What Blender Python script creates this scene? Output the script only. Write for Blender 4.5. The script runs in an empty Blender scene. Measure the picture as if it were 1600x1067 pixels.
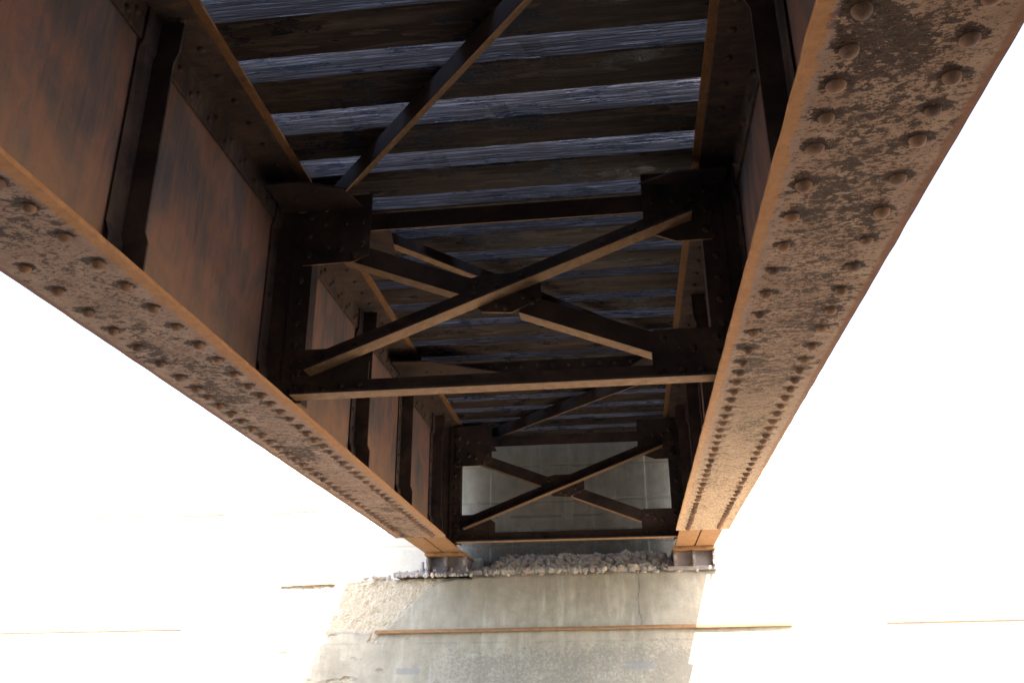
import bpy, bmesh, math, random
from mathutils import Vector, Matrix, noise
random.seed(7)
S = bpy.context.scene
COL = S.collection
V = Vector

# ------------------------------------------------------------------ objects
def tag(o, label=None, cat=None, group=None, kind=None):
    if label: o['label'] = label
    if cat: o['category'] = cat
    if group: o['group'] = group
    if kind: o['kind'] = kind
    return o

def empty(name, loc, label, cat, group=None):
    o = bpy.data.objects.new(name, None); COL.objects.link(o)
    o.location = loc; o.empty_display_size = .2
    return tag(o, label, cat, group)

class MB:
    """collects world-space geometry that becomes ONE mesh object"""
    def __init__(s): s.v = []; s.f = []; s.a = None; s.sm = set()
    def box(s, x0, x1, y0, y1, z0, z1):
        b = len(s.v)
        s.v += [V((x, y, z)) for z in (z0, z1) for y in (y0, y1) for x in (x0, x1)]
        for q in ((0,2,3,1),(4,5,7,6),(0,1,5,4),(2,6,7,3),(0,4,6,2),(1,3,7,5)): s.f.append([b+i for i in q])
        return s
    def prism(s, pts, d):
        """closed polygon (world points) swept by vector d"""
        b = len(s.v); n = len(pts); d = V(d); pts = [V(p) for p in pts]
        nrm = V((0,0,0))
        for i in range(n): nrm += pts[i].cross(pts[(i+1) % n])
        if nrm.dot(d) > 0: pts = pts[::-1]
        s.v += pts + [p+d for p in pts]
        s.f.append([b+i for i in range(n)]); s.f.append([b+n+i for i in range(n)][::-1])
        for i in range(n):
            j = (i+1) % n; s.f.append([b+j, b+i, b+n+i, b+n+j])
        return s
    def angle(s, p0, p1, A, B, la, lb, t=.010):
        """rolled steel angle from p0 to p1 (heel line), legs along A and B"""
        A = V(A).normalized(); B = V(B).normalized(); p0 = V(p0)
        P = [p0, p0+A*la, p0+A*la+B*t, p0+A*t+B*t, p0+A*t+B*lb, p0+B*lb]
        return s.prism(P, V(p1)-p0)
    def dome(s, c, n, r=.017, h=.012, seg=12):
        c = V(c); n = V(n).normalized()
        u = n.orthogonal().normalized(); w = n.cross(u); b = len(s.v)
        rings = ((1.0, -.15), (1.0, .12), (.88, .5), (.6, .83), (.25, .98))
        for rr, hh in rings:
            for k in range(seg):
                a = 2*math.pi*k/seg
                s.v.append(c + (u*math.cos(a)+w*math.sin(a))*r*rr + n*h*hh)
        for i in range(len(rings)-1):
            for k in range(seg):
                k2 = (k+1) % seg
                s.sm.add(len(s.f)); s.f.append([b+i*seg+k, b+i*seg+k2, b+(i+1)*seg+k2, b+(i+1)*seg+k])
        s.sm.add(len(s.f)); s.f.append([b+(len(rings)-1)*seg+k for k in range(seg)])
        return s
    def cyl(s, p0, p1, r, seg=14, r1=None):
        p0 = V(p0); p1 = V(p1); n = (p1-p0).normalized(); u = n.orthogonal().normalized(); w = n.cross(u); b = len(s.v)
        r1 = r if r1 is None else r1
        for p, q in ((p0, r), (p1, r1)):
            for k in range(seg):
                a = 2*math.pi*k/seg; s.v.append(p+(u*math.cos(a)+w*math.sin(a))*q)
        for k in range(seg):
            k2 = (k+1) % seg; s.f.append([b+k, b+k2, b+seg+k2, b+seg+k])
        s.f.append([b+k for k in range(seg)][::-1]); s.f.append([b+seg+k for k in range(seg)])
        return s
    def build(s, name, mat, parent=None, origin=(0,0,0), bevel=0):
        o3 = V(origin); p = parent
        while p is not None: o3 = o3 + p.location; p = p.parent
        me = bpy.data.meshes.new(name)
        me.from_pydata([v-o3 for v in s.v], [], s.f)
        if s.sm:
            for i in s.sm: me.polygons[i].use_smooth = True
        if s.a:
            for an, vals in s.a.items():
                at = me.attributes.new(an, 'FLOAT', 'POINT'); at.data.foreach_set('value', vals)
        me.materials.append(mat); me.update()
        o = bpy.data.objects.new(name, me); COL.objects.link(o)
        if parent: o.parent = parent
        o.location = origin
        if bevel:
            m = o.modifiers.new('edge', 'BEVEL'); m.width = bevel; m.segments = 1; m.limit_method = 'ANGLE'; m.angle_limit = math.radians(50)
        return o

def copy_tree(o, parent=None):
    c = o.copy(); COL.objects.link(c)
    if parent: c.parent = parent
    for ch in list(o.children): copy_tree(ch, c)
    return c

def fbm(x, y, z, oc=4):
    r = 0; a = 1; t = 0
    for i in range(oc):
        r += a*noise.noise((x, y, z)); t += a; a *= .5; x *= 2.03; y *= 2.03; z *= 2.03
    return r/t*1.6
def sst(a, b, x):
    t = max(0., min(1., (x-a)/(b-a))); return t*t*(3-2*t)

# ------------------------------------------------------------------ materials
class NT:
    def __init__(s, name):
        s.m = bpy.data.materials.new(name); s.m.use_nodes = True; s.t = s.m.node_tree
        s.b = s.t.nodes['Principled BSDF']; s.pos = s.n('ShaderNodeNewGeometry').outputs['Position']
    def n(s, ty, **k):
        x = s.t.nodes.new(ty)
        for a, b in k.items(): setattr(x, a, b)
        return x
    def link(s, a, b): s.t.links.new(a, b)
    def val(s, inp, v):
        if hasattr(v, 'is_linked') or hasattr(v, 'links'): s.link(v, inp)
        else:
            inp.default_value = v
    def mapping(s, scale=(1,1,1), rot=(0,0,0), loc=(0,0,0)):
        m = s.n('ShaderNodeMapping'); s.link(s.pos, m.inputs['Vector'])
        m.inputs['Scale'].default_value = scale; m.inputs['Rotation'].default_value = rot; m.inputs['Location'].default_value = loc
        return m.outputs[0]
    def noise(s, scale, detail=5, rough=.6, vec=None, dist=0, lac=2.0):
        x = s.n('ShaderNodeTexNoise'); s.link(vec or s.pos, x.inputs['Vector'])
        x.inputs['Scale'].default_value = scale; x.inputs['Detail'].default_value = detail
        x.inputs['Roughness'].default_value = rough; x.inputs['Distortion'].default_value = dist; x.inputs['Lacunarity'].default_value = lac
        return x.outputs['Fac']
    def voro(s, scale, vec=None, feature='F1', out='Distance'):
        x = s.n('ShaderNodeTexVoronoi', feature=feature); s.link(vec or s.pos, x.inputs['Vector'])
        x.inputs['Scale'].default_value = scale; return x.outputs[out]
    def ramp(s, f, stops, interp='LINEAR'):
        x = s.n('ShaderNodeValToRGB'); s.link(f, x.inputs[0]); r = x.color_ramp; r.interpolation = interp
        for i, (p, c) in enumerate(stops):
            e = r.elements[i] if i < 2 else r.elements.new(p)
            e.position = p; e.color = (*c, 1) if isinstance(c, tuple) else (c, c, c, 1)
        return x.outputs[0]
    def mix(s, f, a, b, mode='MIX'):
        x = s.n('ShaderNodeMix', data_type='RGBA', blend_type=mode)
        for sock, v in ((x.inputs[0], f), (x.inputs[6], a), (x.inputs[7], b)):
            if isinstance(v, tuple): v = (*v, 1)
            s.val(sock, v)
        return x.outputs[2]
    def math(s, op, a, b=0.0, c=0.0, clamp=False):
        x = s.n('ShaderNodeMath', operation=op, use_clamp=clamp)
        for i, v in enumerate((a, b, c)): s.val(x.inputs[i], v)
        return x.outputs[0]
    def attr(s, name):
        return s.n('ShaderNodeAttribute', attribute_name=name).outputs['Fac']
    def xyz(s):
        x = s.n('ShaderNodeSeparateXYZ'); s.link(s.pos, x.inputs[0]); return x.outputs
    def bump(s, h, dist, strength=1.0, prev=None):
        x = s.n('ShaderNodeBump'); s.link(h, x.inputs['Height']); x.inputs['Distance'].default_value = dist
        x.inputs['Strength'].default_value = strength
        if prev: s.link(prev, x.inputs['Normal'])
        return x.outputs[0]
    def done(s, col, rough, nrm=None, spec=.5, metal=0.0):
        for k, v in (('Base Color', col), ('Roughness', rough), ('Specular IOR Level', spec), ('Metallic', metal)):
            if isinstance(v, tuple): v = (*v, 1)
            s.val(s.b.inputs[k], v)
        if nrm: s.link(nrm, s.b.inputs['Normal'])
        return s.m

def rust(name, orange=.5, tint=(1,1,1), streak=True, soffit=0.0, dark=1.0):
    n = NT(name)
    big = n.noise(3.5, 6, .65, dist=.4); mid = n.noise(22, 6, .7); fine = n.noise(150, 5, .75)
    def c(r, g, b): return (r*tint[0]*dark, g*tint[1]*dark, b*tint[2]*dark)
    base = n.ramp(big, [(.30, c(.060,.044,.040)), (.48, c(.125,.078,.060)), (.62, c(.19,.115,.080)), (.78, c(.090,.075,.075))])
    org = n.ramp(mid, [(.3, c(.25,.130,.060)), (.7, c(.40,.225,.105))])
    f = n.ramp(n.math('ADD', n.math('MULTIPLY', mid, .5), n.math('MULTIPLY', big, .5)), [(.5-.18*orange-.06, 0.), (.5-.18*orange+.10, min(1., orange*1.2))])
    col = n.mix(f, base, org)
    if streak:
        st = n.noise(9, 5, .7, n.mapping((1.0, 5, .35)))
        col = n.mix(n.ramp(st, [(.42, 0.), (.66, .75)]), col, c(.075,.055,.055))
        st2 = n.noise(6, 4, .6, n.mapping((1.0, 3.2, .55), loc=(3,7,1)))
        col = n.mix(n.ramp(st2, [(.52, 0.), (.70, .55)]), col, c(.24,.13,.075))
    spk = n.ramp(fine, [(.56, 0.), (.66, .6)])
    col = n.mix(spk, col, c(.05,.03,.025))
    spl = n.ramp(n.noise(320, 3, .7), [(.66, 0.), (.74, .6)])
    col = n.mix(spl, col, c(.55,.38,.22))
    if soffit:      # bounce light painted as brighter orange rust on the undersides of the angles
        sn = n.n('ShaderNodeSeparateXYZ'); n.link(n.n('ShaderNodeNewGeometry').outputs['True Normal'], sn.inputs[0])
        un = n.ramp(n.math('MULTIPLY', sn.outputs[2], -1.0), [(.86, 0.), (.92, 1.)])
        so = n.mix(n.ramp(fine, [(.56, 0.), (.66, .5)]), n.ramp(mid, [(.3, (.25,.135,.065)), (.55, (.40,.23,.115)), (.75, (.48,.32,.18))]), (.08,.05,.035))
        col = n.mix(n.math('MULTIPLY', un, soffit), col, so)
    nb = n.bump(mid, .004, .5); nb = n.bump(fine, .0016, .7, nb)
    return n.done(col, n.ramp(mid, [(.3,.7),(.7,.9)]), nb, .12)

def web_mat():
    n = NT('soft_mottled_rust_web')
    x, y, z = n.xyz()
    big = n.noise(2.6, 6, .6, n.mapping((1, 1.2, .7)), dist=.3); mid = n.noise(14, 6, .7); fine = n.noise(160, 4, .7)
    st = n.noise(8, 5, .65, n.mapping((1, 4, .4)))
    col = n.ramp(big, [(.34, (.070,.068,.070)), (.46, (.120,.088,.076)), (.57, (.215,.112,.078)), (.68, (.090,.085,.088))])
    col = n.mix(n.ramp(st, [(.45, 0.), (.68, .5)]), col, (.22,.115,.070))
    col = n.mix(n.ramp(n.noise(11, 4, .6, n.mapping((1, 3.5, .3), loc=(2,2,2))), [(.50, 0.), (.72, .45)]), col, (.070,.062,.062))
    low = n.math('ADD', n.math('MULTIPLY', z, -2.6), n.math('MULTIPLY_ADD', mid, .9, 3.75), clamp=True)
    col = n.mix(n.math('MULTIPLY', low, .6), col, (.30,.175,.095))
    col = n.mix(n.ramp(fine, [(.58, 0.), (.7, .5)]), col, (.055,.045,.042)); col = n.mix(1.0, col, (1.08,1.05,1.05), 'MULTIPLY')
    nb = n.bump(mid, .003, .5); nb = n.bump(fine, .001, .6, nb)
    return n.done(col, .8, nb, .12)

def plate_mat():
    """underside cover plates: purple-brown mill scale with flaking dark patches, orange edges"""
    n = NT('scaled_rust_plate')
    rim = n.attr('rim'); e = n.attr('edge'); st = n.attr('stain'); ct = n.attr('centre')
    big = n.noise(4, 6, .65, dist=.5)
    mpv = n.mapping((1.0, 1.45, 1.0))
    fl = n.noise(27, 9, .74, mpv, dist=.35); fl2 = n.noise(85, 6, .75, n.mapping((.8, 1.35, 1))); fine = n.noise(150, 5, .8)
    pink = n.ramp(n.noise(11, 6, .7), [(.3, (.235,.135,.085)), (.55, (.335,.208,.138)), (.75, (.44,.295,.19))])
    # dark flakes
    drive = n.math('ADD', n.math('MULTIPLY', fl, .62), n.math('MULTIPLY', fl2, .38))
    drive = n.math('ADD', drive, n.math('MULTIPLY', n.math('SUBTRACT', big, .5), .55))
    drive = n.math('ADD', drive, n.math('MULTIPLY', ct, .045))
    drive = n.math('ADD', drive, n.math('MULTIPLY', st, .32))
    drive = n.math('SUBTRACT', drive, n.math('MULTIPLY', n.math('LESS_THAN', n.xyz()[0], -.5), .015))
    flake = n.ramp(drive, [(.552, 0.), (.585, 1.)])
    d2 = n.math('ADD', n.math('MULTIPLY', fl2, .62), n.math('MULTIPLY', n.noise(190, 4, .8), .38)); d2 = n.math('ADD', d2, n.math('MULTIPLY', ct, .045)); d2 = n.math('ADD', d2, n.math('MULTIPLY', n.math('SUBTRACT', fl, .5), .35))
    d2 = n.math('SUBTRACT', d2, n.math('MULTIPLY', n.math('LESS_THAN', n.xyz()[0], -.5), .022)); drive = n.math('ADD', drive, 0.0)
    flake = n.math('MAXIMUM', flake, n.ramp(d2, [(.535, 0.), (.565, .9)]))
    darkc = n.ramp(fl2, [(.38, (.022,.014,.011)), (.62, (.095,.052,.034))])
    col = n.mix(flake, pink, darkc)
    spk = n.ramp(fine, [(.60, 0.), (.68, 1.)])
    near = n.ramp(drive, [(.50, 0.), (.56, .9)])
    col = n.mix(n.math('MULTIPLY', spk, near), col, (.48,.36,.24))
    col = n.mix(n.math('MULTIPLY', n.math('LESS_THAN', n.xyz()[0], -.5), .45), col, n.mix(1.0, col, (.95,1.02,1.25), 'MULTIPLY'))
    # orange margins
    ed = n.math('ADD', e, n.math('MULTIPLY', n.math('SUBTRACT', n.noise(17, 8, .8), .5), .85))
    orange = n.ramp(n.noise(30, 6, .7), [(.3, (.33,.148,.062)), (.7, (.47,.228,.095))])
    col = n.mix(n.ramp(ed, [(.42, 0.), (.66, .95)]), col, orange)
    tr = n.math('SUBTRACT', 1.0, n.math('ABSOLUTE', n.math('MULTIPLY', n.math('SUBTRACT', ed, .42), 7.0)), clamp=True)
    col = n.mix(n.math('MULTIPLY', tr, .4), col, (.28,.21,.195))
    rr = n.math('ADD', rim, n.math('MULTIPLY', n.math('SUBTRACT', n.noise(14, 6, .7), .5), .55))
    col = n.mix(n.ramp(rr, [(.40, 0.), (.62, .9)]), col, n.ramp(n.noise(30, 6, .7), [(.3, (.17,.075,.045)), (.7, (.27,.12,.065))]))
    x_, y_, z_ = n.xyz()
    tan = n.math('MULTIPLY', n.math('MULTIPLY_ADD', y_, .27, -.78, clamp=True), n.math('MULTIPLY_ADD', x_, .3, .62, clamp=True))  # bounce glow toward the abutment painted as tan, stronger on the right girder
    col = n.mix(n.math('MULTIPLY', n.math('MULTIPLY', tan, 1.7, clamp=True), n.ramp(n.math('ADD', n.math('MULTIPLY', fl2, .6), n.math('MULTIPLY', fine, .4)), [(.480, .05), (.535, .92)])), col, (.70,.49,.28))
    nb = n.bump(n.math('SUBTRACT', fl, n.math('MULTIPLY', flake, .35)), .007, .6); nb = n.bump(fl2, .003, .8, nb); nb = n.bump(fine, .0012, .7, nb)
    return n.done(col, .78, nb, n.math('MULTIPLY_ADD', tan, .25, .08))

def wood_mat():
    n = NT('creosoted_timber')
    g = n.noise(16, 7, .7, n.mapping((.10, 1.3, 1.6)), dist=1.0)
    ring = n.n('ShaderNodeTexWave', wave_type='BANDS', bands_direction='Z', wave_profile='SAW')
    n.link(n.mapping((.06, .55, 1.0)), ring.inputs['Vector']); ring.inputs['Scale'].default_value = 22; ring.inputs['Distortion'].default_value = 13
    ring.inputs['Detail'].default_value = 4; ring.inputs['Detail Scale'].default_value = 1.1; ring.inputs['Detail Roughness'].default_value = .55
    r = ring.outputs['Fac']; big = n.noise(2.2, 4, .6)
    col = n.ramp(n.math('ADD', n.math('MULTIPLY', g, .6), n.math('MULTIPLY', r, .4)), [(.2, (.034,.031,.030)), (.5, (.078,.070,.067)), (.8, (.21,.195,.19))])
    col = n.mix(n.ramp(big, [(.35, 0.), (.65, .55)]), col, (.060,.040,.028))
    tar = n.ramp(n.noise(7, 6, .75, n.mapping((.5, 1, 2.5), loc=(4,1,2))), [(.53, 0.), (.59, 1.)])
    col = n.mix(tar, col, (.035,.037,.050))
    chk = n.ramp(n.noise(30, 4, .8, n.mapping((.035, 1.4, 2.2))), [(.26, 1.), (.33, 0.)])
    col = n.mix(chk, col, (.010,.008,.007))
    # weathered sides lifted pale blue for skylight, creosoted soffits darkened for shade
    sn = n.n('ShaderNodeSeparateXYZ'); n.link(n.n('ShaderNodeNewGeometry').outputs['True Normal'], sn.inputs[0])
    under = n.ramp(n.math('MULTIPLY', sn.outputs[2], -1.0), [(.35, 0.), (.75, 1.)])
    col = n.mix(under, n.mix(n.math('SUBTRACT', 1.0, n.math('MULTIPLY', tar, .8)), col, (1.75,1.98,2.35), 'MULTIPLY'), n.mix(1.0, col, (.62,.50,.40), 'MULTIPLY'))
    h = n.math('ADD', n.math('MULTIPLY', g, .7), n.math('MULTIPLY', r, .5)); h = n.math('SUBTRACT', h, n.math('MULTIPLY', chk, .8))
    nb = n.bump(h, .010, .6); nb = n.bump(n.noise(120, 4, .7, n.mapping((.3,1,1))), .002, .6, nb)
    return n.done(col, n.math('SUBTRACT', .55, n.math('MULTIPLY', tar, .37)), nb, n.math('MULTIPLY_ADD', tar, n.math('MULTIPLY_ADD', under, -.8, .88), .12))

def concrete_mat(name, light=1.0):
    n = NT(name)
    x, y, z = n.xyz(); drip_shade = n.attr('drip_shade')
    big = n.noise(1.6, 7, .65, dist=.3); mid = n.noise(9, 8, .7); fine = n.noise(90, 6, .75)
    col = n.ramp(big, [(.3, (.25,.218,.168)), (.5, (.345,.303,.236)), (.7, (.42,.375,.300))])
    col = n.mix(n.ramp(mid, [(.35, .55), (.6, 0.)]), col, (.22,.205,.165))
    vs = n.noise(3.2, 6, .7, n.mapping((1.6, 1, .22)))
    col = n.mix(n.math('MULTIPLY', drip_shade, n.ramp(vs, [(.47, 0.), (.66, .6)])), col, (.20,.183,.140))
    vs2 = n.noise(5.0, 5, .7, n.mapping((1.7, 1, .16), loc=(5,0,0)))
    col = n.mix(n.ramp(vs2, [(.56, 0.), (.72, .5)]), col, (.50,.47,.41))
    li = n.attr('lichen')
    lp = n.math('ADD', n.math('MULTIPLY', n.noise(42, 8, .78), .75), n.math('MULTIPLY', li, .16))
    col = n.mix(n.ramp(lp, [(.49, 0.), (.535, .55)]), col, (.165,.155,.130))
    sp = n.attr('spall')
    col = n.mix(n.math('MULTIPLY', sp, .75), col, n.ramp(n.noise(55, 7, .8), [(.35, (.36,.29,.20)), (.5, (.52,.45,.34)), (.7, (.64,.57,.45))]))
    pa = n.attr('patch'); col = n.mix(n.math('MULTIPLY', pa, .65), col, (.20,.20,.20))
    ck = n.attr('crack'); col = n.mix(ck, col, (.05,.045,.04))
    pit = n.ramp(n.voro(26, n.mapping((1,1,1), loc=(.3,.2,.1))), [(.055, 1.), (.10, 0.)])
    pit = n.math('MULTIPLY', pit, n.ramp(n.noise(6, 3, .6), [(.48, 0.), (.54, 1.)]))
    col = n.mix(pit, col, (.075,.065,.055))
    col = n.mix(n.ramp(fine, [(.58, 0.), (.7, .4)]), col, (.17,.155,.13))
    col = n.mix(n.math('MULTIPLY', n.math('SUBTRACT', 1.0, drip_shade), .6), col, (.56,.54,.50)); col = n.mix(1.0, col, (1.16,1.12,1.04), 'MULTIPLY')  # beyond the deck, sunlit paleness is mixed into the concrete colour
    if light != 1.0: col = n.mix(drip_shade if isinstance(light, tuple) else 1.0, col, light if isinstance(light, tuple) else (light,)*3, 'MULTIPLY')  # tuple tint: shade between the girders put into the wall colour
    h = n.math('SUBTRACT', mid, n.math('MULTIPLY', pit, .6)); h = n.math('SUBTRACT', h, n.math('MULTIPLY', ck, .8))
    nb = n.bump(h, .010, .6); nb = n.bump(fine, .003, .8, nb)
    nb = n.bump(n.math('MULTIPLY', n.noise(45, 8, .8), sp), .015, .8, nb)
    return n.done(col, .9, nb, .3)

def stone_mat():
    n = NT('crushed_stone')
    isl = n.n('ShaderNodeNewGeometry').outputs['Random Per Island']
    col = n.ramp(isl, [(0., (.36,.335,.295)), (.25, (.46,.42,.36)), (.45, (.22,.215,.205)), (.6, (.52,.44,.35)), (.75, (.40,.31,.24)), (1., (.33,.32,.31))])
    col = n.mix(1.0, n.mix(n.ramp(n.noise(60, 5, .7), [(.4, 0.), (.7, .5)]), col, (.20,.19,.175)), (1.3,1.27,1.2), 'MULTIPLY')
    return n.done(col, .85, n.bump(n.noise(110, 5, .7), .003, .8), .35)

def ground_mat():
    n = NT('bounce_zoned_gravel_bank')
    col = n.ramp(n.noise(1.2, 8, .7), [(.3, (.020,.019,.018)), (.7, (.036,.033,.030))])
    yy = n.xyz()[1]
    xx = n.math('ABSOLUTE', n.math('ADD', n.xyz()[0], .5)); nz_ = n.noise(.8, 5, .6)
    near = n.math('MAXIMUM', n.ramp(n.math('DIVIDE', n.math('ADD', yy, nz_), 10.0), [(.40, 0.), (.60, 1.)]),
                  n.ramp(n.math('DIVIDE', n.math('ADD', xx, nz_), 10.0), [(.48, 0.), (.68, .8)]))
    col = n.mix(near, col, n.ramp(n.noise(1.7, 7, .7), [(.3, (.36,.31,.25)), (.7, (.48,.42,.34))]))  # unseen ground, its dark and pale zones shaped to steer bounce light
    col = n.mix(n.ramp(n.voro(14, out='Color'), [(.4, 0.), (.8, .5)]), col, (.18,.16,.14))
    return n.done(col, .95, n.bump(n.noise(12, 8, .75), .05, .8), .2)

M_plate = plate_mat()
M_flange = rust('orange_rust_flange', 1.1, (1.05,1.0,.95), streak=False)
M_web = web_mat()
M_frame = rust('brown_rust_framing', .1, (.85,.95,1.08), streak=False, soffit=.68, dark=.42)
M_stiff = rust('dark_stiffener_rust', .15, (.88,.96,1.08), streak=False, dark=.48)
M_bear = rust('weathered_bearing_steel', -.4, (.82,1.15,1.42), streak=False, dark=2.5)
M_bar = rust('rusty_bar', 1.2, (1,1,1), streak=False)
M_topf = rust('dark_rust_top_flange', .1, (.95,1.0,1.0), streak=True, dark=.62)  # streaked rust with all its tones scaled down
M_node = rust('dark_rust_plate', .1, (.9,.95,1.0), streak=False, dark=.4)  # node plate rust, every tone scaled well down
M_edge = rust('rust_cover_edge', .9, (1,.88,.8), streak=False, dark=.7)
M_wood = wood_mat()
M_conc = concrete_mat('stained_concrete'); M_bconc = concrete_mat('shade_tinted_back_wall_concrete', (.72,.78,.88)); M_dconc = concrete_mat('darkened_pier_concrete', .3); M_stone = stone_mat(); M_ground = ground_mat()

# ------------------------------------------------------------------ layout (metres, camera at the origin)
ZB, ZT = 1.15, 2.245           # underside of bottom cover plates, underside of ties
GX = (-1.550, .590)            # webs of the two girders
Y0, Y1, YP = -3.0, 8.12, 6.75  # girder start, end, end of cover plate
CAM_Y = 0

RIV = []
y = 1.765 - .11*5
while y < 1.76: RIV.append(y); y += .11
y = 1.765
while y < 3.06: RIV.append(y); y += .157
y = RIV[-1] + .135
while y < 5.75: RIV.append(y); y += .113
while y < 6.25: RIV.append(y); y += .09
while y < 6.715: RIV.append(y); y += .06
RIV = RIV[-50:]

def rivet_mesh():
    b = MB(); return b

STIFF = [-2.2, -.35, 1.15, 2.30, 3.51, 4.86, 5.95, 7.02, 7.36]
def make_girder(gx, side, label):
    """side=+1: the inner face looks toward +x"""
    root = empty('plate_girder', (gx, Y0, ZB), label, 'girder', 'riveted plate girders')
    inn = gx + side*.006
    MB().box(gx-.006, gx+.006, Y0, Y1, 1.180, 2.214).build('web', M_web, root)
    # bottom flange: two angles with a thin slot between them
    b = MB()
    for s in (-1, 1):
        b.angle((gx+s*.0065, Y0, 1.166), (gx+s*.0065, Y1, 1.166), (0,0,1), (s,0,0), .150, .155, .014)
    k = Y0+.1
    while k < Y1-.05:
        for s in (-1, 1):
            for zz, dy in ((1.245, 0), (1.292, .055)): b.dome((gx+s*.0205, k+dy, zz), (s,0,0), .015, .011, 10)
        k += .15
    b.build('bottom_flange', M_flange, root, bevel=.002)
    # bottom cover plate as a fine grid carrying edge / stain attributes
    hw = .195; ys = []; yy = Y0
    while yy < YP: ys.append(yy); yy += (.25 if yy < .5 else .012)
    ys.append(YP)
    nx = 32; xs = [-hw + 2*hw*i/nx for i in range(nx+1)]
    b = MB(); rim = []; ed = []; stn = []; ctr = []
    rows = (gx-.111, gx+.111)
    for j, y_ in enumerate(ys):
        near = [r for r in RIV if abs(r-y_) < .07]
        for i, x_ in enumerate(xs):
            wob = .0012*fbm(y_*1.3, i*.01+gx, 3.1, 2)
            edgew = .0022*noise.noise((y_*9, x_*3+gx*5, 1.)) if i in (0, nx) else 0
            b.v.append(V((gx+x_+edgew, y_, ZB+wob)))
            e = max(0., 1-(hw-abs(x_))/(.085 if side > 0 else .068)); e2 = max(0., 1-(hw-abs(x_))/.045)
            ed.append(e if x_*side > 0 else 0.); rim.append(0. if x_*side > 0 else e2); ctr.append(sst(.16, .06, abs(x_)))
            s_ = 0
            for r in near:
                for rx in rows:
                    dx = (gx+x_-rx); dy = y_-(r-.012)
                    d = math.sqrt((dx/.038)**2+(dy/.029)**2); s_ = max(s_, sst(1.25, .35, d))
            stn.append(s_*(.75+.5*noise.noise((x_*40, y_*40, gx))))
    W = nx+1
    for j in range(len(ys)-1):
        for i in range(nx): b.f.append([j*W+i, (j+1)*W+i, (j+1)*W+i+1, j*W+i+1])
    n0 = len(b.v)
    top = [(i, j) for j in (0, len(ys)-1) for i in (0, nx)]
    # sides and upper face
    for j, y_ in enumerate(ys):
        for i in (0, nx): b.v.append(V((b.v[j*W+i].x, y_, ZB+.0145))); ed.append(1.2 if i*side > 0 or (i == 0 and side < 0) else 0.); rim.append(0. if ed[-1] else 1.2); stn.append(0); ctr.append(0)
    for j in range(len(ys)-1):
        a0, a1 = n0+2*j, n0+2*j+2
        b.f.append([j*W, a0, a1, (j+1)*W]); b.f.append([j*W+nx, (j+1)*W+nx, a1+1, a0+1]); b.f.append([a0, a0+1, a1+1, a1])
    J = len(ys)-1
    b.f.append([J*W+i for i in range(W)] + [n0+2*J+1, n0+2*J]); b.f.append([i for i in range(W)][::-1] + [n0, n0+1])
    b.a = {'edge': ed, 'rim': rim, 'stain': stn, 'centre': ctr}
    cp = b.build('bottom_cover_plate', M_plate, root)
    proto = None
    for rx in rows:
        for r in RIV:
            if proto is None:
                proto = rivet_mesh().build('rivet', M_rivet, cp, (0,0,0)) if False else None
                me = RIVET_ME
            o = bpy.data.objects.new('rivet', RIVET_ME); COL.objects.link(o); o.parent = cp
            o.location = (rx-gx + random.uniform(-.002,.002), r-Y0+random.uniform(-.004,.004), .0005)
            o.rotation_euler = (random.uniform(-.12,.12), random.uniform(-.12,.12), random.uniform(0,6)); sc = random.uniform(.88,1.10); o.scale = (sc, sc*random.uniform(.94,1.06), random.uniform(.75,1.2))
    # top flange angles + rivets
    b = MB()
    for s in (-1, 1):
        b.angle((gx+s*.0065, Y0, 2.229), (gx+s*.0065, Y1, 2.229), (0,0,-1), (s,0,0), .150, .155, .014)
        k = Y0+.1; q = 0
        while k < Y1-.03:
            b.dome((gx+s*.0205, k, 2.112), (s,0,0), .015, .011, 10); b.dome((gx+s*.0205, k+.05, 2.15), (s,0,0), .015, .011, 10)
            b.dome((gx+s*.105, k+.03, 2.215), (0,0,-1), .015, .011, 10)
            k += .152
    b.build('top_flange', M_topf, root, bevel=.002)
    MB().box(gx-.195, gx+.195, Y0, Y1-.05, 2.2305, 2.2435).build('top_cover_plate', M_edge, root, bevel=.002)
    # web stiffener angles, crimped over the flange angles
    for q, ys_ in enumerate(STIFF):
        for s in (side, -side):
            b = MB(); f0 = gx+s*.0065; t = .010; c = .0150
            def prof(w):
                return [(w+c, 1.182), (w+c, 1.335), (w, 1.375), (w, 2.035), (w+c, 2.075), (w+c, 2.213)]
            o_ = prof(.092); i_ = prof(0)
            P = [V((f0+s*x_, ys_, z_)) for x_, z_ in i_] + [V((f0+s*x_, ys_, z_)) for x_, z_ in o_[::-1]]
            b.prism(P, (0, t, 0))
            i2 = prof(t)
            wy = ys_+t+.0005 if q == 3 else ys_-.082
            P = [V((f0+s*x_, wy, z_)) for x_, z_ in i_] + [V((f0+s*x_, ys_-.082, z_)) for x_, z_ in i2[::-1]]
            b.prism(P, (0, .0815, 0))
            zz = 1.225
            while zz < 2.2:
                off = c if (zz < 1.34 or zz > 2.07) else 0
                b.dome((f0+s*(t+off), (ys_+.055 if q == 3 else ys_-.045), zz), (s,0,0), .015, .011, 10); zz += .118
            b.build('web_stiffener', M_stiff, root, bevel=.0015)
    return root

RM = MB(); RM.dome((0,0,0), (0,0,-1), .0195, .0175, 16)
RIVET_ME = bpy.data.meshes.new('rivet'); RIVET_ME.from_pydata(RM.v, [], RM.f)
for p in RIVET_ME.polygons: p.use_smooth = True
M_riv = rust('rivet_head_rust', .35, (1.15,1.1,1.1), streak=False, dark=.95)
RIVET_ME.materials.append(M_riv)

gL = make_girder(GX[0], 1, 'long riveted steel girder on the left with an orange rusted bottom flange')
gR = make_girder(GX[1], -1, 'riveted steel girder on the right whose broad mottled underside passes closest overhead')

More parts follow.
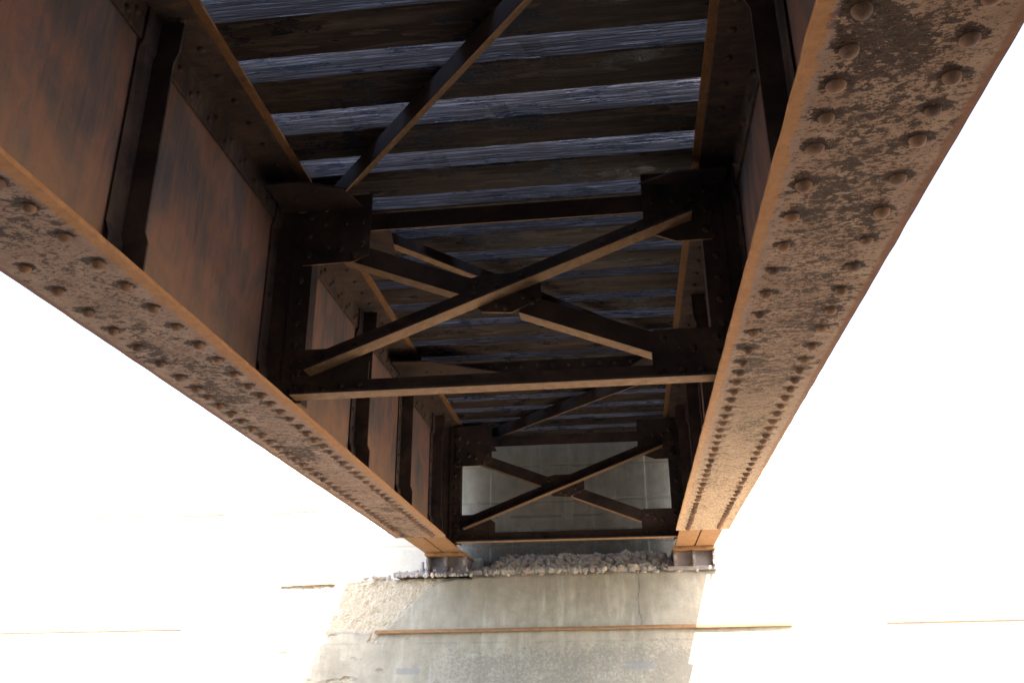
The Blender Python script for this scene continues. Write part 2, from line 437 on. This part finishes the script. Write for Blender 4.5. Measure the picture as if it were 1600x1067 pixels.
# ------------------------------------------------------------------ cross frames
def gusset(b, pts, y0, t, rv=(), back=False):
    b.prism([(x, y0, z) for x, z in pts], (0, t, 0))
    for x, z in rv: b.dome((x, y0, z), (0,-1,0), .017, .012, 10)

def make_frame(Y, label):
    XL, XR = -1.353, .413
    r = empty('cross_frame', (-.47, Y, 1.18), label, 'cross frame', 'cross frames between the girders')
    F = Y
    # posts: angles standing along each girder, one leg across, one leg along
    for s, xe, name in ((1, XL, 'post'), (-1, XR, 'post')):
        b = MB(); b.angle((xe, F+.001, 1.186), (xe, F+.001, 2.205), (-s,0,0), (0,1,0), .098, .080, .010)
        z = 1.25
        while z < 2.19: b.dome((xe-s*.05, F+.001, z), (0,-1,0), .016, .011, 10); z += .105
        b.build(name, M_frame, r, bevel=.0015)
    yg = F-.0105; tg = .010; G = 'gusset_plate'
    b = MB(); gusset(b, [(-1.40,1.846),(-1.16,1.850),(-1.085,1.885),(-1.085,2.20),(-1.40,2.20)], yg, tg,
        [(-1.37,1.9),(-1.37,2.0),(-1.37,2.1),(-1.15,1.885),(-1.22,1.92),(-1.12,1.94),(-1.28,1.94),(-1.2,2.06),(-1.3,2.06),(-1.12,2.06)]); b.build(G, M_frame, r, bevel=.001)
    b = MB(); gusset(b, [(.46,1.850),(.30,1.850),(.163,1.905),(.163,2.20),(.46,2.20)], yg, tg,
        [(.43,1.9),(.43,2.0),(.43,2.1),(.20,2.06),(.29,2.06),(.37,2.06)]); b.build(G, M_frame, r, bevel=.001)
    b = MB(); gusset(b, [(-1.40,1.20),(-1.40,1.428),(-1.158,1.428),(-1.055,1.36),(-1.055,1.20)], yg, tg,
        [(-1.37,1.24),(-1.37,1.32),(-1.37,1.39)]); b.build(G, M_frame, r, bevel=.001)
    b = MB(); gusset(b, [(.46,1.20),(.46,1.435),(.172,1.435),(.160,1.33),(.160,1.20)], yg, tg,
        [(.43,1.24),(.43,1.32),(.43,1.39),(.21,1.395),(.27,1.365),(.33,1.345)]); b.build(G, M_frame, r, bevel=.001)
    b = MB(); gusset(b, [(-.632,1.725),(-.632,1.628),(-.56,1.562),(-.43,1.552),(-.300,1.615),(-.300,1.70),(-.36,1.745),(-.55,1.745)], yg, tg,
        [(-.60,1.70),(-.60,1.65),(-.55,1.68),(-.34,1.60),(-.38,1.63),(-.46,1.58),(-.5,1.60)]); b.build(G, M_frame, r, bevel=.001)
    # bottom strut: in front of the gussets, flat leg toward the viewer side
    b = MB(); yf = yg-.0005
    b.angle((-1.372, yf, 1.192), (.445, yf, 1.192), (0,0,1), (0,-1,0), .082, .088, .010)
    for x in (-1.33,-1.25,-1.17,-1.09, .20,.28,.36,.42): b.dome((x, yf-.010, 1.245), (0,-1,0), .016, .011, 10)
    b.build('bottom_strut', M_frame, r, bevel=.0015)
    # top strut behind the gussets
    b = MB(); yb = F+.0005
    b.angle((-1.345, yb, 2.100), (.405, yb, 2.100), (0,0,-1), (0,1,0), .088, .070, .010)
    b.build('top_strut', M_frame, r, bevel=.0015)
    # long diagonal, lower left to upper right, in front of the gussets
    p0 = V((-1.315, yf, 1.300)); p1 = V((.372, yf, 1.947)); d = (p1-p0).normalized(); up = V((-d.z, 0, d.x))
    b = MB(); b.angle(p0, p1, up, (0,-1,0), .092, .088, .010)
    for t_ in (.05,.13,.21, .78,.86,.94,): q = p0.lerp(p1, t_)+up*.055; b.dome((q.x, yf-.010, q.z), (0,-1,0), .016, .011, 10)
    for t_ in (.44,.5,.56): q = p0.lerp(p1, t_)+up*.055; b.dome((q.x, yf-.010, q.z), (0,-1,0), .016, .011, 10)
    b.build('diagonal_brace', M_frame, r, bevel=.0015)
    # the crossing diagonal in two halves, behind the gussets
    def zc(x): return 1.582-.39*(x+.466)
    for xa, xb in ((-1.22, -.53), (-.40, .30)):
        p0 = V((xa, yb, zc(xa))); p1 = V((xb, yb, zc(xb))); d = (p1-p0).normalized(); up = V((-d.z, 0, d.x))
        b = MB(); b.angle(p0, p1, up, (0,1,0), .090, .085, .010); b.build('diagonal_brace', M_frame, r, bevel=.0015)
    return r

f1 = make_frame(3.498, 'near rusty X-braced cross frame hanging between the two girders in mid view')
f2 = copy_tree(f1)
f2.location = (-.47, 7.348, 1.18)
f2['label'] = 'far small X-braced cross frame with pale concrete showing through its openings'

# ------------------------------------------------------------------ lateral bracing under the ties
def lateral(p0, p1, label, flip=1, hang=True):
    p0 = V(p0); p1 = V(p1); d = (p1-p0).normalized(); side = V((d.y, -d.x, 0))*flip
    r = empty('lateral_brace', tuple((p0+p1)/2), label, 'lateral brace', 'diagonal lateral braces below the ties')
    b = MB(); up_ = V((0,0,.086))
    if hang: b.angle(p0+up_, p1+up_, (0,0,-1), side, .096, .080, .013)
    else: b.angle(p0, p1, (0,0,1), side, .086, .050, .010)
    b.build('brace_angle', M_frame, r, bevel=.0015)
    return r
ZL = 2.128
lateral((-1.50, 3.70, ZL), (.50, 1.42, ZL), 'dark diagonal brace crossing overhead in front of the near cross frame', -1)
lateral((-1.46, 3.47, ZL), (.50, 5.78, ZL), 'diagonal brace above and behind the near cross frame, mostly hidden by its upper left arm', 1, False)
lateral((.48, 5.86, ZL), (-1.47, 7.86, ZL), 'dark diagonal brace above the far cross frame', 1)
def node_plate(pts, label, rv):
    b = MB(); b.prism([(x, y, 2.2145-.004) for x, y in pts], (0, 0, .004))
    b = MB(); b.prism([(x, y, 2.1175) for x, y in pts], (0, 0, .010))
    for x, y in rv: b.dome((x, y, 2.1175), (0,0,-1), .015, .011, 10)
    o = b.build('node_plate', M_node, None, origin=(pts[0][0], pts[0][1], 2.12), bevel=.001)
    tag(o, label, 'gusset plate', 'horizontal node plates of the lateral bracing')
node_plate([(-1.50,3.22),(-1.34,3.22),(-1.16,3.30),(-1.12,3.47),(-1.50,3.47)], 'small horizontal plate in front of the near cross frame, upper left corner', [(-1.3,3.3),(-1.4,3.35)])
node_plate([(-1.50,3.62),(-1.14,3.62),(-1.05,3.72),(-1.10,4.02),(-1.50,4.02)], 'horizontal plate tucked behind the near cross frame, upper left corner', [(-1.3,3.8),(-1.2,3.9)])
node_plate([(.53,3.36),(.30,3.36),(.15,3.44),(.53,3.48)], 'small horizontal plate at the near cross frame, upper right corner', [(.4,3.4)])
node_plate([(-1.50,5.48),(-1.25,5.50),(-.80,5.79),(-.80,5.81),(-1.50,5.81)], 'tapering horizontal plate at the left end of the single strut past the near frame', [(-1.3,5.7),(-1.2,5.72)])
node_plate([(.53,5.45),(.28,5.48),(.12,5.79),(.53,5.81)], 'horizontal plate at the right end of the single strut past the near frame', [(.35,5.7)])
node_plate([(-1.50,7.42),(-1.12,7.42),(-1.12,7.9),(-1.50,7.9)], 'horizontal plate behind the far cross frame, upper left corner', [(-1.3,7.6)])
r = empty('lateral_strut', (-.48, 5.85, 2.12), 'single dark strut across the girders between the two cross frames', 'strut')
b = MB(); b.angle((-1.50, 5.812, 2.118), (.54, 5.812, 2.118), (0,0,1), (0,1,0), .09, .020, .010)
for k in range(18):
    x = -1.42+k*.11; b.dome((x, 5.812, 2.165), (0,-1,0), .014, .010, 8)
b.build('strut_angle', M_frame, r, bevel=.001)

# ------------------------------------------------------------------ timber crossties
ORD = ['first','second','third','fourth','fifth','sixth','seventh','eighth','ninth','tenth','eleventh','twelfth','thirteenth','fourteenth','fifteenth','sixteenth','seventeenth','eighteenth','nineteenth','twentieth']
def make_tie(yn, w, h, seed):
    """yn: face nearest the viewer"""
    rnd = random.Random(seed)
    xa, xb = -1.93+rnd.uniform(-.015,.015), .97+rnd.uniform(-.03,.03); N = 74
    skew = rnd.uniform(-.006,.006); b = MB()
    zt0 = ZT+.0015
    sec = [(0,.006),(.006,0),(w*.5,0),(w-.006,0),(w,.006),(w,h*.5),(w,h-.005),(w-.005,h),(.005,h),(0,h-.005),(0,h*.62),(0,h*.3)]
    for i in range(N+1):
        t = i/N; x = xa+(xb-xa)*t
        over = min(abs(x-GX[0]), abs(x-GX[1])) < .21
        for k, (dy, dz) in enumerate(sec):
            n1 = noise.noise((x*3.1, k*1.7, seed*3.3)); n2 = noise.noise((x*14, k*2.3, seed*1.3))
            ey = .0025*n1+.0016*n2; ez = 0 if (over and dz < .01) else .0025*abs(n2)*(1 if dz < .01 else .4)
            if k in (0, 1):
                chip = max(0, noise.noise((x*6, seed*5., 9.))-.25)
                ey += chip*.02*(k == 0)+0; ez += (0 if over else chip*.02)
            b.v.append(V((x, yn+dy+ey+skew*(t-.5)*2, zt0+dz+ez)))
    n = len(sec)
    for i in range(N):
        for k in range(n):
            k2 = (k+1) % n; b.f.append([i*n+k, i*n+k2, (i+1)*n+k2, (i+1)*n+k])
    b.f.append([k for k in range(n)][::-1]); b.f.append([N*n+k for k in range(n)])
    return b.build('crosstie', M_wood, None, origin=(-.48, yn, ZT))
faces = [2.70, 3.055, 3.39, 3.725, 4.03, 4.33, 4.625, 4.95, 5.24, 5.55, 5.86, 6.17, 6.48, 6.79, 7.09, 7.40, 7.72, 8.03]
nvis = [2.37] + faces
for k, yf_ in enumerate(nvis):
    rw = .202+random.uniform(-.006,.01)
    wgap = (faces[k]-yf_) if k < len(faces) else .31
    gaps = {1: .126, 2: .152, 3: .140, 4: .122}
    w = wgap-gaps.get(k+1, .112+random.uniform(-.012,.010))
    o = make_tie(yf_, w, .305+random.uniform(-.008,.006), k+1)
    n_ = len(nvis)-k
    tag(o, 'dark creosoted timber crosstie, %s counting out from the concrete back wall' % ORD[n_-1], 'crosstie', 'timber crossties laid across the girders')
yf_ = 2.37
for k in range(13):
    yf_ -= .325
    o = make_tie(yf_, .205, .295, 60+k)
    tag(o, 'timber crosstie overhead, nearer than any that the picture shows', 'crosstie', 'timber crossties just above the picture')

# ------------------------------------------------------------------ abutment
ZF = 1.0
def front_y(x, z): return 7.75 - .25*(ZF-z)
def wall_front():
    b = MB()
    def lines(dense, a0, a1, step, far):
        L = []; x = far[0]
        while x < a0: L.append(x); x += dense
        x = a0
        while x < a1: L.append(x); x += step
        x = a1
        while x < far[1]: L.append(x); x += dense
        L.append(far[1]); return L
    xs = lines(.35, -3.3, 1.5, .0125, (-13., 10.)); zs = []
    z = -2.6
    while z < -.35: zs.append(z); z += .25
    z = -.35
    while z < 1.0: zs.append(z); z += .0125
    nz = len(zs)
    # top edge height profile, broken arris
    def top(x):
        h = .985+.026*(x+1.3)/2.0 if -1.35 < x < .8 else (.985 if x <= -1.35 else 1.012)
        h += .010*fbm(x*5, 1, 2, 4)
        if -2.5 < x < -1.3: h -= .018
        return h
    att = {'lichen': [], 'spall': [], 'patch': [], 'crack': []}
    ckx = lambda z: .10+.05*fbm(0, z*3, 5, 3)+.012*noise.noise((0, z*30, 1))
    W = len(xs)
    for j, z in enumerate(zs + [1.0]):
        for x in xs:
            tz = top(x)
            zz = z if z < .9 else .9+(z-.9)*(tz-.9)/.1
            yv = front_y(x, zz)
            inn = -3.3 < x < 1.5 and z > -.36
            sp = lic = pa = cr = 0
            if inn:
                edge = 0.13*fbm(x*2.2, z*2.2, 7, 4)
                # spall: broken upper left corner
                lim = .985-.55*sst(-1.45, -2.25, x) if x > -2.15 else -9
                sp = sst(0, .03, (z-lim)+edge*.5) if x < -1.32 else 0
                if x < -2.15: sp = sst(.50, .56, z+edge*.35)
                low = sst(.045, .09, .06*fbm(x*4, z*9, 3, 4)*2 - abs(z-.33+.02*x)*.5+.03) if x < -1.9 else 0
                low2 = sst(.05, .09, .12*fbm(x*4, z*7, 13, 4) - abs(z-.14)*.5+.045) if x < -2.0 else 0
                sp = max(sp, low, low2)
                fade = sst(-3.3, -3.0, x); 
                dsp = sp*(.022+.016*fbm(x*14, z*14, 1, 5)+.006*fbm(x*60, z*60, 4, 2))
                dsp += .0025*fbm(x*4, z*4, 0, 3)
                # rounded, knocked-off arris
                dsp += .03*sst(.965, 1.0, z)*(.5+fbm(x*9, 3, 1, 3))
                yv += max(dsp, -.01)
                lic = sst(.55, .25, z+.12*fbm(x*2, z*2, 2, 3)) * sst(-2.1, -1.2, x) + .35*sst(-.1, .6, x)*sst(.95, .5, z)
                for (px, pz, pw, ph) in ((-1.80, .205, .10, .028), (.085, .24, .115, .028)):
                    if abs(x-px) < pw and abs(z-pz) < ph: pa = 1
                cx = ckx(z)
                if z > .50 or noise.noise((z*20, 0, 0)) > .1: cr = max(0, 1-abs(x-cx)/.010)*(.55 if z > .5 else .3)
                if x < -2.75: sp *= sst(-3.3, -2.75, x)
                if abs(z-.425-.006*noise.noise((x*7,0,0))) < .008 and noise.noise((x*4, 8, 0)) > -.05: cr = max(cr, .16)
                if sp > .05 and sp < .6: cr = max(cr, .25)
            b.v.append(V((x, yv, zz)))
            att['lichen'].append(lic); att['spall'].append(sp); att['patch'].append(pa); att['crack'].append(cr)
    R_ = len(zs)+1
    for j in range(R_-1):
        for i in range(W-1): b.f.append([j*W+i, j*W+i+1, (j+1)*W+i+1, (j+1)*W+i])
    # ledge going back under the back wall, then down behind
    base = (R_-1)*W
    n0 = len(b.v)
    for x in xs:
        b.v.append(V((x, 8.42, .99+.012*fbm(x*3, 2, 2, 3))))
        for k in att: att[k].append(.3 if k == 'spall' else 0)
    for i in range(W-1): b.f.append([base+i, base+i+1, n0+i+1, n0+i])
    n1 = len(b.v)
    for x, zv in ((xs[0], -2.6), (xs[-1], -2.6)):
        b.v.append(V((x, 8.42, zv)))
        for k in att: att[k].append(0)
    att['drip_shade'] = [sst(-3.2, -2.6, v.x)*sst(1.5, .9, v.x) for v in b.v]  # mask: drip stains under the deck, painted sunlight beyond it
    b.f.append([j*W for j in range(R_)][::-1] + [n1, n0]) ; b.f.append([j*W+W-1 for j in range(R_)] + [n0+W-1, n1+1])
    b.f.append([n0+i for i in range(W)]+[n1+1, n1])
    b.a = att
    return b
ab = empty('abutment', (-.5, 8.0, -2.0), 'stained pale concrete abutment with broken upper left corner carrying the girder ends', 'abutment')
fb = wall_front().build('bearing_seat', M_conc, ab)
# back wall
YB = 8.30
b = MB(); att = {'lichen': [], 'spall': [], 'patch': [], 'crack': []}
xs = []; x = -13.
while x < -2.6: xs.append(x); x += .35
x = -2.6
while x < 1.5: xs.append(x); x += .014
x = 1.5
while x < 10: xs.append(x); x += .35
xs.append(10.)
zs = [.93+.0125*i for i in range(int((2.36-.93)/.0125)+1)]
joints = [2.065, 1.72, 1.585, 1.45, 1.32]
for z in zs:
    for x in xs:
        inn = -2.6 < x < .9; yv = YB; cr = sp = 0
        cen = sst(-1.245, -1.225, x)*sst(.245, .225, x)      # shallow raised centre panel
        yv -= .006*cen
        if inn:
            yv += .003*fbm(x*3, z*3, 4, 3)
            for q, jz in enumerate(joints):
                d = abs(z-jz-.008*noise.noise((x*2.2, q, 0)))
                if d < .010 and noise.noise((x*5, q*4, 2)) > -.25: cr = max(cr, .25 if q in (2, 3) else .15); yv += .004
                if d < .03: sp = max(sp, .35*max(0, fbm(x*8, z*20, q, 3)))
            cr = max(cr, .25*max(0, 1-abs(cen-.5)*2.2))
        b.v.append(V((x, yv, z))); att['crack'].append(cr); att['spall'].append(sp); att['patch'].append(0)
        att['lichen'].append(.55*sst(1.65, 1.35, z)+.15)
W = len(xs)
for j in range(len(zs)-1):
    for i in range(W-1): b.f.append([j*W+i, j*W+i+1, (j+1)*W+i+1, (j+1)*W+i])
n0 = len(b.v); J = len(zs)-1
for (yv, zv) in ((8.9, 2.36), (8.9, .93)):
    for x in (xs[0], xs[-1]):
        b.v.append(V((x, yv, zv)))
        for k in att: att[k].append(0)
b.f.append([J*W+i for i in range(W)] + [n0+1, n0]); b.f.append([n0, n0+1, n0+3, n0+2])
b.f.append([j*W for j in range(J+1)][::-1] + [n0+2, n0]); b.f.append([j*W+W-1 for j in range(J+1)] + [n0+1, n0+3])
att['drip_shade'] = [sst(-1.80, -1.45, v.x+.1*fbm(v.x*3, v.z*3, 1, 3))*sst(.95, .6, v.x) for v in b.v]  # mask for the shade painted between the girders
b.a = att
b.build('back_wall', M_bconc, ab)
# coping strips on the sunlit wall left of the bridge (far traces of ledge in the glare)
for x0, x1, z0 in ((-5.32, -5.08, 1.700), (-4.87, -4.57, 1.697), (-4.38, -3.85, 1.692)):
    b = MB(); b.box(x0, x1, YB-.030, YB+.01, z0, z0+.012); b.build('ledge_strip', M_conc, ab)
b = MB(); 
xa = -3.50
for k in range(7):
    b.box(xa, xa+.07, YB-.022-.006*(k % 2), YB+.01, 1.690+.0015*k, 1.702+.0015*k); xa += .08
b.build('ledge_strip', M_conc, ab)
# rough debris step along the foot of the back wall, left
b = MB()
pr = []
for i in range(40):
    t = i/39; x = -2.30+t*1.0
    h = .995+.20*t+.018*fbm(x*9, 1, 1, 4)
    pr.append((x, h))
for i, (x, h) in enumerate(pr):
    for k, (yy_, f) in enumerate(((7.98, 0.), (8.02, .55), (8.08, .85), (8.18, 1.0), (8.29, 1.02))):
        b.v.append(V((x, yy_+.02*fbm(x*8, k, 3, 3), .985+(h-.985)*f+.006*fbm(x*30, k*3, 1, 3))))
for i in range(39):
    for k in range(4): b.f.append([i*5+k, (i+1)*5+k, (i+1)*5+k+1, i*5+k+1])
n0 = len(b.v)
b.v += [V((pr[0][0], 8.29, .95)), V((pr[-1][0], 8.29, .95)), V((pr[0][0], 7.98, .95)), V((pr[-1][0], 7.98, .95))]
b.f.append([0,1,2,3,4,n0,n0+2]); b.f.append([195,196,197,198,199,n0+1,n0+3][::-1]); b.f.append([i*5 for i in range(40)][::-1]+[n0+2, n0+3])
b.a = {'lichen': [.9]*len(b.v), 'spall': [.3]*len(b.v), 'patch': [0]*len(b.v), 'crack': [0]*len(b.v)}
b.build('sloping_fillet', M_conc, ab)

# rusty steel bars fixed on the face
def bar(x0, x1, z0, z1, label, hgt=.026, dep=.045):
    yf0 = front_y(0, z0)-.012
    b = MB(); N = max(4, int((x1-x0)/.05)); P = []
    for i in range(N+1):
        t = i/N; x = x0+(x1-x0)*t; z = z0+(z1-z0)*t+.002*noise.noise((x*2, 0, 0)); c = .0025*noise.noise((x*14, 3, 0))
        y_ = front_y(x, z)+.01
        b.v += [V((x, y_, z)), V((x, y_-dep-.01+c, z-.002)), V((x, y_-dep-.01+c, z+hgt*.35)), V((x, y_-dep+.022, z+hgt*.42+c)), V((x, y_-dep+.026, z+hgt)), V((x, y_, z+hgt))]
    for i in range(N):
        for k in range(6): k2 = (k+1) % 6; b.f.append([i*6+k, i*6+k2, (i+1)*6+k2, (i+1)*6+k])
    b.f.append(list(range(6))[::-1]); b.f.append([N*6+k for k in range(6)])
    o = b.build('steel_bar', M_bar, None, origin=(x0, 7.6, z0)); tag(o, label, 'steel bar', 'rusty bars along the abutment face')
    return o
bar(-2.115, 1.310, .508, .522, 'long thin rusty steel bar running across the shaded abutment face and out to the right')
bar(-6.2, -3.85, .560, .568, 'thin rusty bar on the glaring wall at the far left edge', .008, .018)
bar(2.04, 4.0, .535, .548, 'thin rusty bar on the glaring wall at the far right edge', .011, .022)
o = bar(-3.03, -2.53, .925, .935, 'short rusty bar left of the broken corner of the abutment', .006, .015)

# unseen pier under the other girder ends, widened and raised to block sky light
pr_ = empty('pier', (-.5, -3.1, -2.0), 'unseen concrete pier behind the viewpoint, widened to block light, under the near girder ends', 'pier')
def rough_block(x0, x1, y0, y1, z0, z1):
    b = MB(); b.box(x0, x1, y0, y1, z0, z1)
    for k_ in ('lichen', 'spall', 'patch', 'crack'): b.a = b.a or {}; b.a[k_] = [.2 if k_ == 'lichen' else 0]*len(b.v)
    return b
rough_block(-8.5, 7.5, -3.6, -2.6, -2.0, 1.149).build('unseen_pier_shaft', M_dconc, pr_, bevel=.02)  # concrete darkened to cut bounce light from behind
rough_block(-8.5, 7.5, -3.6, -3.02, 1.1495, 2.36).build('sky_block_wall', M_dconc, pr_, bevel=.02)  # upper wall added to block the sky
# ------------------------------------------------------------------ bearings
def bearing(cx, label, bx0, bx1, bolts):
    r = empty('bridge_bearing', (cx, 7.82, .99), label, 'bearing', 'steel bearings under the girder ends')
    b = MB(); b.box(bx0, bx1, 7.70, 8.14, .985, 1.018); b.build('masonry_plate', M_bear, r, bevel=.002)
    b = MB(); b.box(cx-.178, cx+.178, 7.60, 8.08, 1.140, 1.1640); 
    for dx in (-.10, .10): b.cyl((cx+dx, 7.585, 1.149), (cx+dx, 7.62, 1.149), .012, 6)
    b.build('sole_plate', M_bar, r, bevel=.002)
    b = MB(); b.box(cx-.165, cx+.165, 7.73, 8.05, 1.019, 1.139); b.build('shoe_web', M_bear, r, bevel=.002)
    for dx in (-.16, -.005, .16):
        b = MB(); 
        P = [(7.655, 1.139), (7.635, 1.10), (7.665, 1.06), (7.64, 1.035), (7.61, 1.0185), (7.7295, 1.0185), (7.7295, 1.139)]
        b.prism([(cx+dx-.011, y_, z_) for y_, z_ in P], (.022, 0, 0)); b.build('shoe_rib', M_bear, r, bevel=.003)
    for bx, by in bolts:
        b = MB(); b.cyl((bx, by, .99), (bx, by, 1.115), .013, 12); b.cyl((bx, by, 1.0185), (bx, by, 1.028), .034, 16); b.cyl((bx, by, 1.0285), (bx, by, 1.06), .026, 6)
        b.build('anchor_bolt', M_bear, r, bevel=.001)
    return r
bearing(GX[0]+.02, 'grey-brown steel bearing shoe under the end of the left girder', -2.0, -1.22, ((-1.765, 7.80),))
bearing(GX[1]-.005, 'grey-brown steel bearing shoe under the end of the right girder', .36, .765, ((.80, 7.84),))

# ------------------------------------------------------------------ ballast stones
ico = bmesh.new(); bmesh.ops.create_icosphere(ico, subdivisions=1, radius=1.0)
IV = [v.co.copy() for v in ico.verts]; IF = [[v.index for v in f.verts] for f in ico.faces]; ico.free()
def stones(spots, name, label, seed):
    rnd = random.Random(seed); b = MB()
    for (x, y, z, r_) in spots:
        base = len(b.v); sx, sy, sz = (r_*rnd.uniform(.75,1.3) for _ in range(3)); sz *= .8
        rot = Matrix.Rotation(rnd.uniform(0, 6.28), 3, V((rnd.uniform(-1,1), rnd.uniform(-1,1), rnd.uniform(-1,1))).normalized())
        pl = [(V((rnd.uniform(-1,1), rnd.uniform(-1,1), rnd.uniform(-1,1))).normalized(), rnd.uniform(.62,.86)) for _ in range(7)]
        for v in IV:
            q = v.copy()
            for n_, d_ in pl:
                k = q.dot(n_)-d_
                if k > 0: q -= n_*k
            q = V((q.x*sx, q.y*sy, q.z*sz)); b.v.append(rot @ q + V((x, y, z)))
        for f in IF: b.f.append([base+i for i in f])
    o = b.build(name, M_stone, None, origin=(-.45, 8.0, 1.0))
    return tag(o, label, 'ballast', None, 'stuff')
def heap(x, y):
    t = min(1, max(0, (y-7.74)/.27))
    return 1.0+.165*t*sst(-1.38, -1.0, x)*sst(.62, .30, x)+.012
sp = []; rnd = random.Random(5)
for k in range(1500):
    x = rnd.uniform(-1.36, .52); y_ = rnd.uniform(7.765, 8.27); r_ = rnd.choice((.026,.034,.040,.046)) if rnd.random() < .9 else rnd.uniform(.048,.062)
    if x < -1.2 and rnd.random() < .4: continue
    if y_ < 7.79: r_ = min(r_, .036)
    if (x < -1.34 or x > .40) and y_ > 7.60: 
        if r_ > .03: continue
    h = heap(x, y_); lay = rnd.random()
    sp.append((x, y_, max(1.0+r_*.3, h-r_*.3-lay*.05), r_))
for k in range(170):
    x = rnd.uniform(-2.30, -1.25) if k < 90 else rnd.uniform(.40, .62) if k < 115 else rnd.uniform(-1.3, .4); r_ = rnd.uniform(.010, .026)
    y_ = rnd.uniform(7.70, 7.78) if rnd.random() < .35 else rnd.uniform(7.8, 8.0)
    if -2.03 < x and y_ > 7.68 and k < 90: y_ = rnd.uniform(7.675, 7.695) if x > -2.03 and rnd.random() < .6 else y_
    zb = 1.02 if (-2.0 < x < -1.22 and y_ > 7.7) else .975
    sp.append((x, y_, zb+r_*.4, r_))
for k in range(60):
    x = rnd.uniform(-1.98, -1.72); sp.append((x, rnd.uniform(7.85, 8.0), 1.02+rnd.uniform(0,.02), rnd.uniform(.014,.03)))
stones(sp, 'ballast', 'heap of grey and tan crushed stones on the abutment ledge between the bearings', 3)

# ------------------------------------------------------------------ ground and fill
b = MB()
gx_ = [-300,-120,-60,-30,-15,-8,-4,-2,0,2,4,8,15,30,60,120,300]; gy_ = [-300,-120,-60,-30,-15,-8,-4,-2,0,1,2,3,4,5,6,7,8,9,15,30,60,120,300]
for y_ in gy_:
    for x in gx_:
        z = -1.65+1.15*sst(.5, 7.8, y_)
        z += .12*noise.noise((x*.3, y_*.3, 0))*(1 if y_ < 7 else .2)
        b.v.append(V((x, y_, z)))
W = len(gx_)
for j in range(len(gy_)-1):
    for i in range(W-1): b.f.append([j*W+i, j*W+i+1, (j+1)*W+i+1, (j+1)*W+i])
o = b.build('ground', M_ground); o['kind'] = 'structure'
b = MB()
b.box(-13, 10, 8.9, 60, -1.5, 2.20); o = b.build('embankment', M_ground); o['kind'] = 'structure'

# ------------------------------------------------------------------ light
sd = V((-.31, .88, -1.0)).normalized()
L = bpy.data.lights.new('sun', 'SUN'); L.energy = 3.2; L.angle = math.radians(.53); L.color = (1.0, .975, .94)
so = bpy.data.objects.new('sun', L); COL.objects.link(so); so.rotation_euler = sd.to_track_quat('-Z', 'Y').to_euler(); so.location = (3, -9, 12)
w = bpy.data.worlds.new('World'); S.world = w; w.use_nodes = True; nt = w.node_tree
sky = nt.nodes.new('ShaderNodeTexSky'); sky.sky_type = 'NISHITA'; sky.sun_disc = False
el = math.asin(-sd.z); sky.sun_elevation = el; sky.sun_rotation = math.atan2(-sd.x, -sd.y)
sky.air_density = 1.0; sky.dust_density = 2.0; sky.ozone_density = 1.0
bg = nt.nodes['Background']; nt.links.new(sky.outputs[0], bg.inputs['Color']); bg.inputs['Strength'].default_value = .15

# ------------------------------------------------------------------ camera
cd = bpy.data.cameras.new('camera'); cam = bpy.data.objects.new('camera', cd); COL.objects.link(cam)
yaw, pit, rol, fpx = -.12231236, .38301803, -.00647703, 1379.92
fwd = V((math.sin(yaw)*math.cos(pit), math.cos(yaw)*math.cos(pit), math.sin(pit)))
right = V((math.cos(yaw), -math.sin(yaw), 0)); up = right.cross(fwd)
r2 = right*math.cos(rol)+up*math.sin(rol); u2 = -right*math.sin(rol)+up*math.cos(rol)
mt = Matrix((r2, u2, -fwd)).transposed().to_4x4(); cam.matrix_world = mt
cd.sensor_width = 36; cd.lens = 36*fpx/1600; cd.clip_start = .05; cd.clip_end = 2000
S.camera = cam
S.view_settings.view_transform = 'Standard'; S.view_settings.look = 'None'; S.view_settings.gamma = 1; S.view_settings.use_curve_mapping = False
S.view_settings.exposure = 3.0
S.cycles.max_bounces = 12; S.cycles.diffuse_bounces = 8; S.cycles.use_denoising = True
S.cycles.caustics_reflective = False; S.cycles.caustics_refractive = False
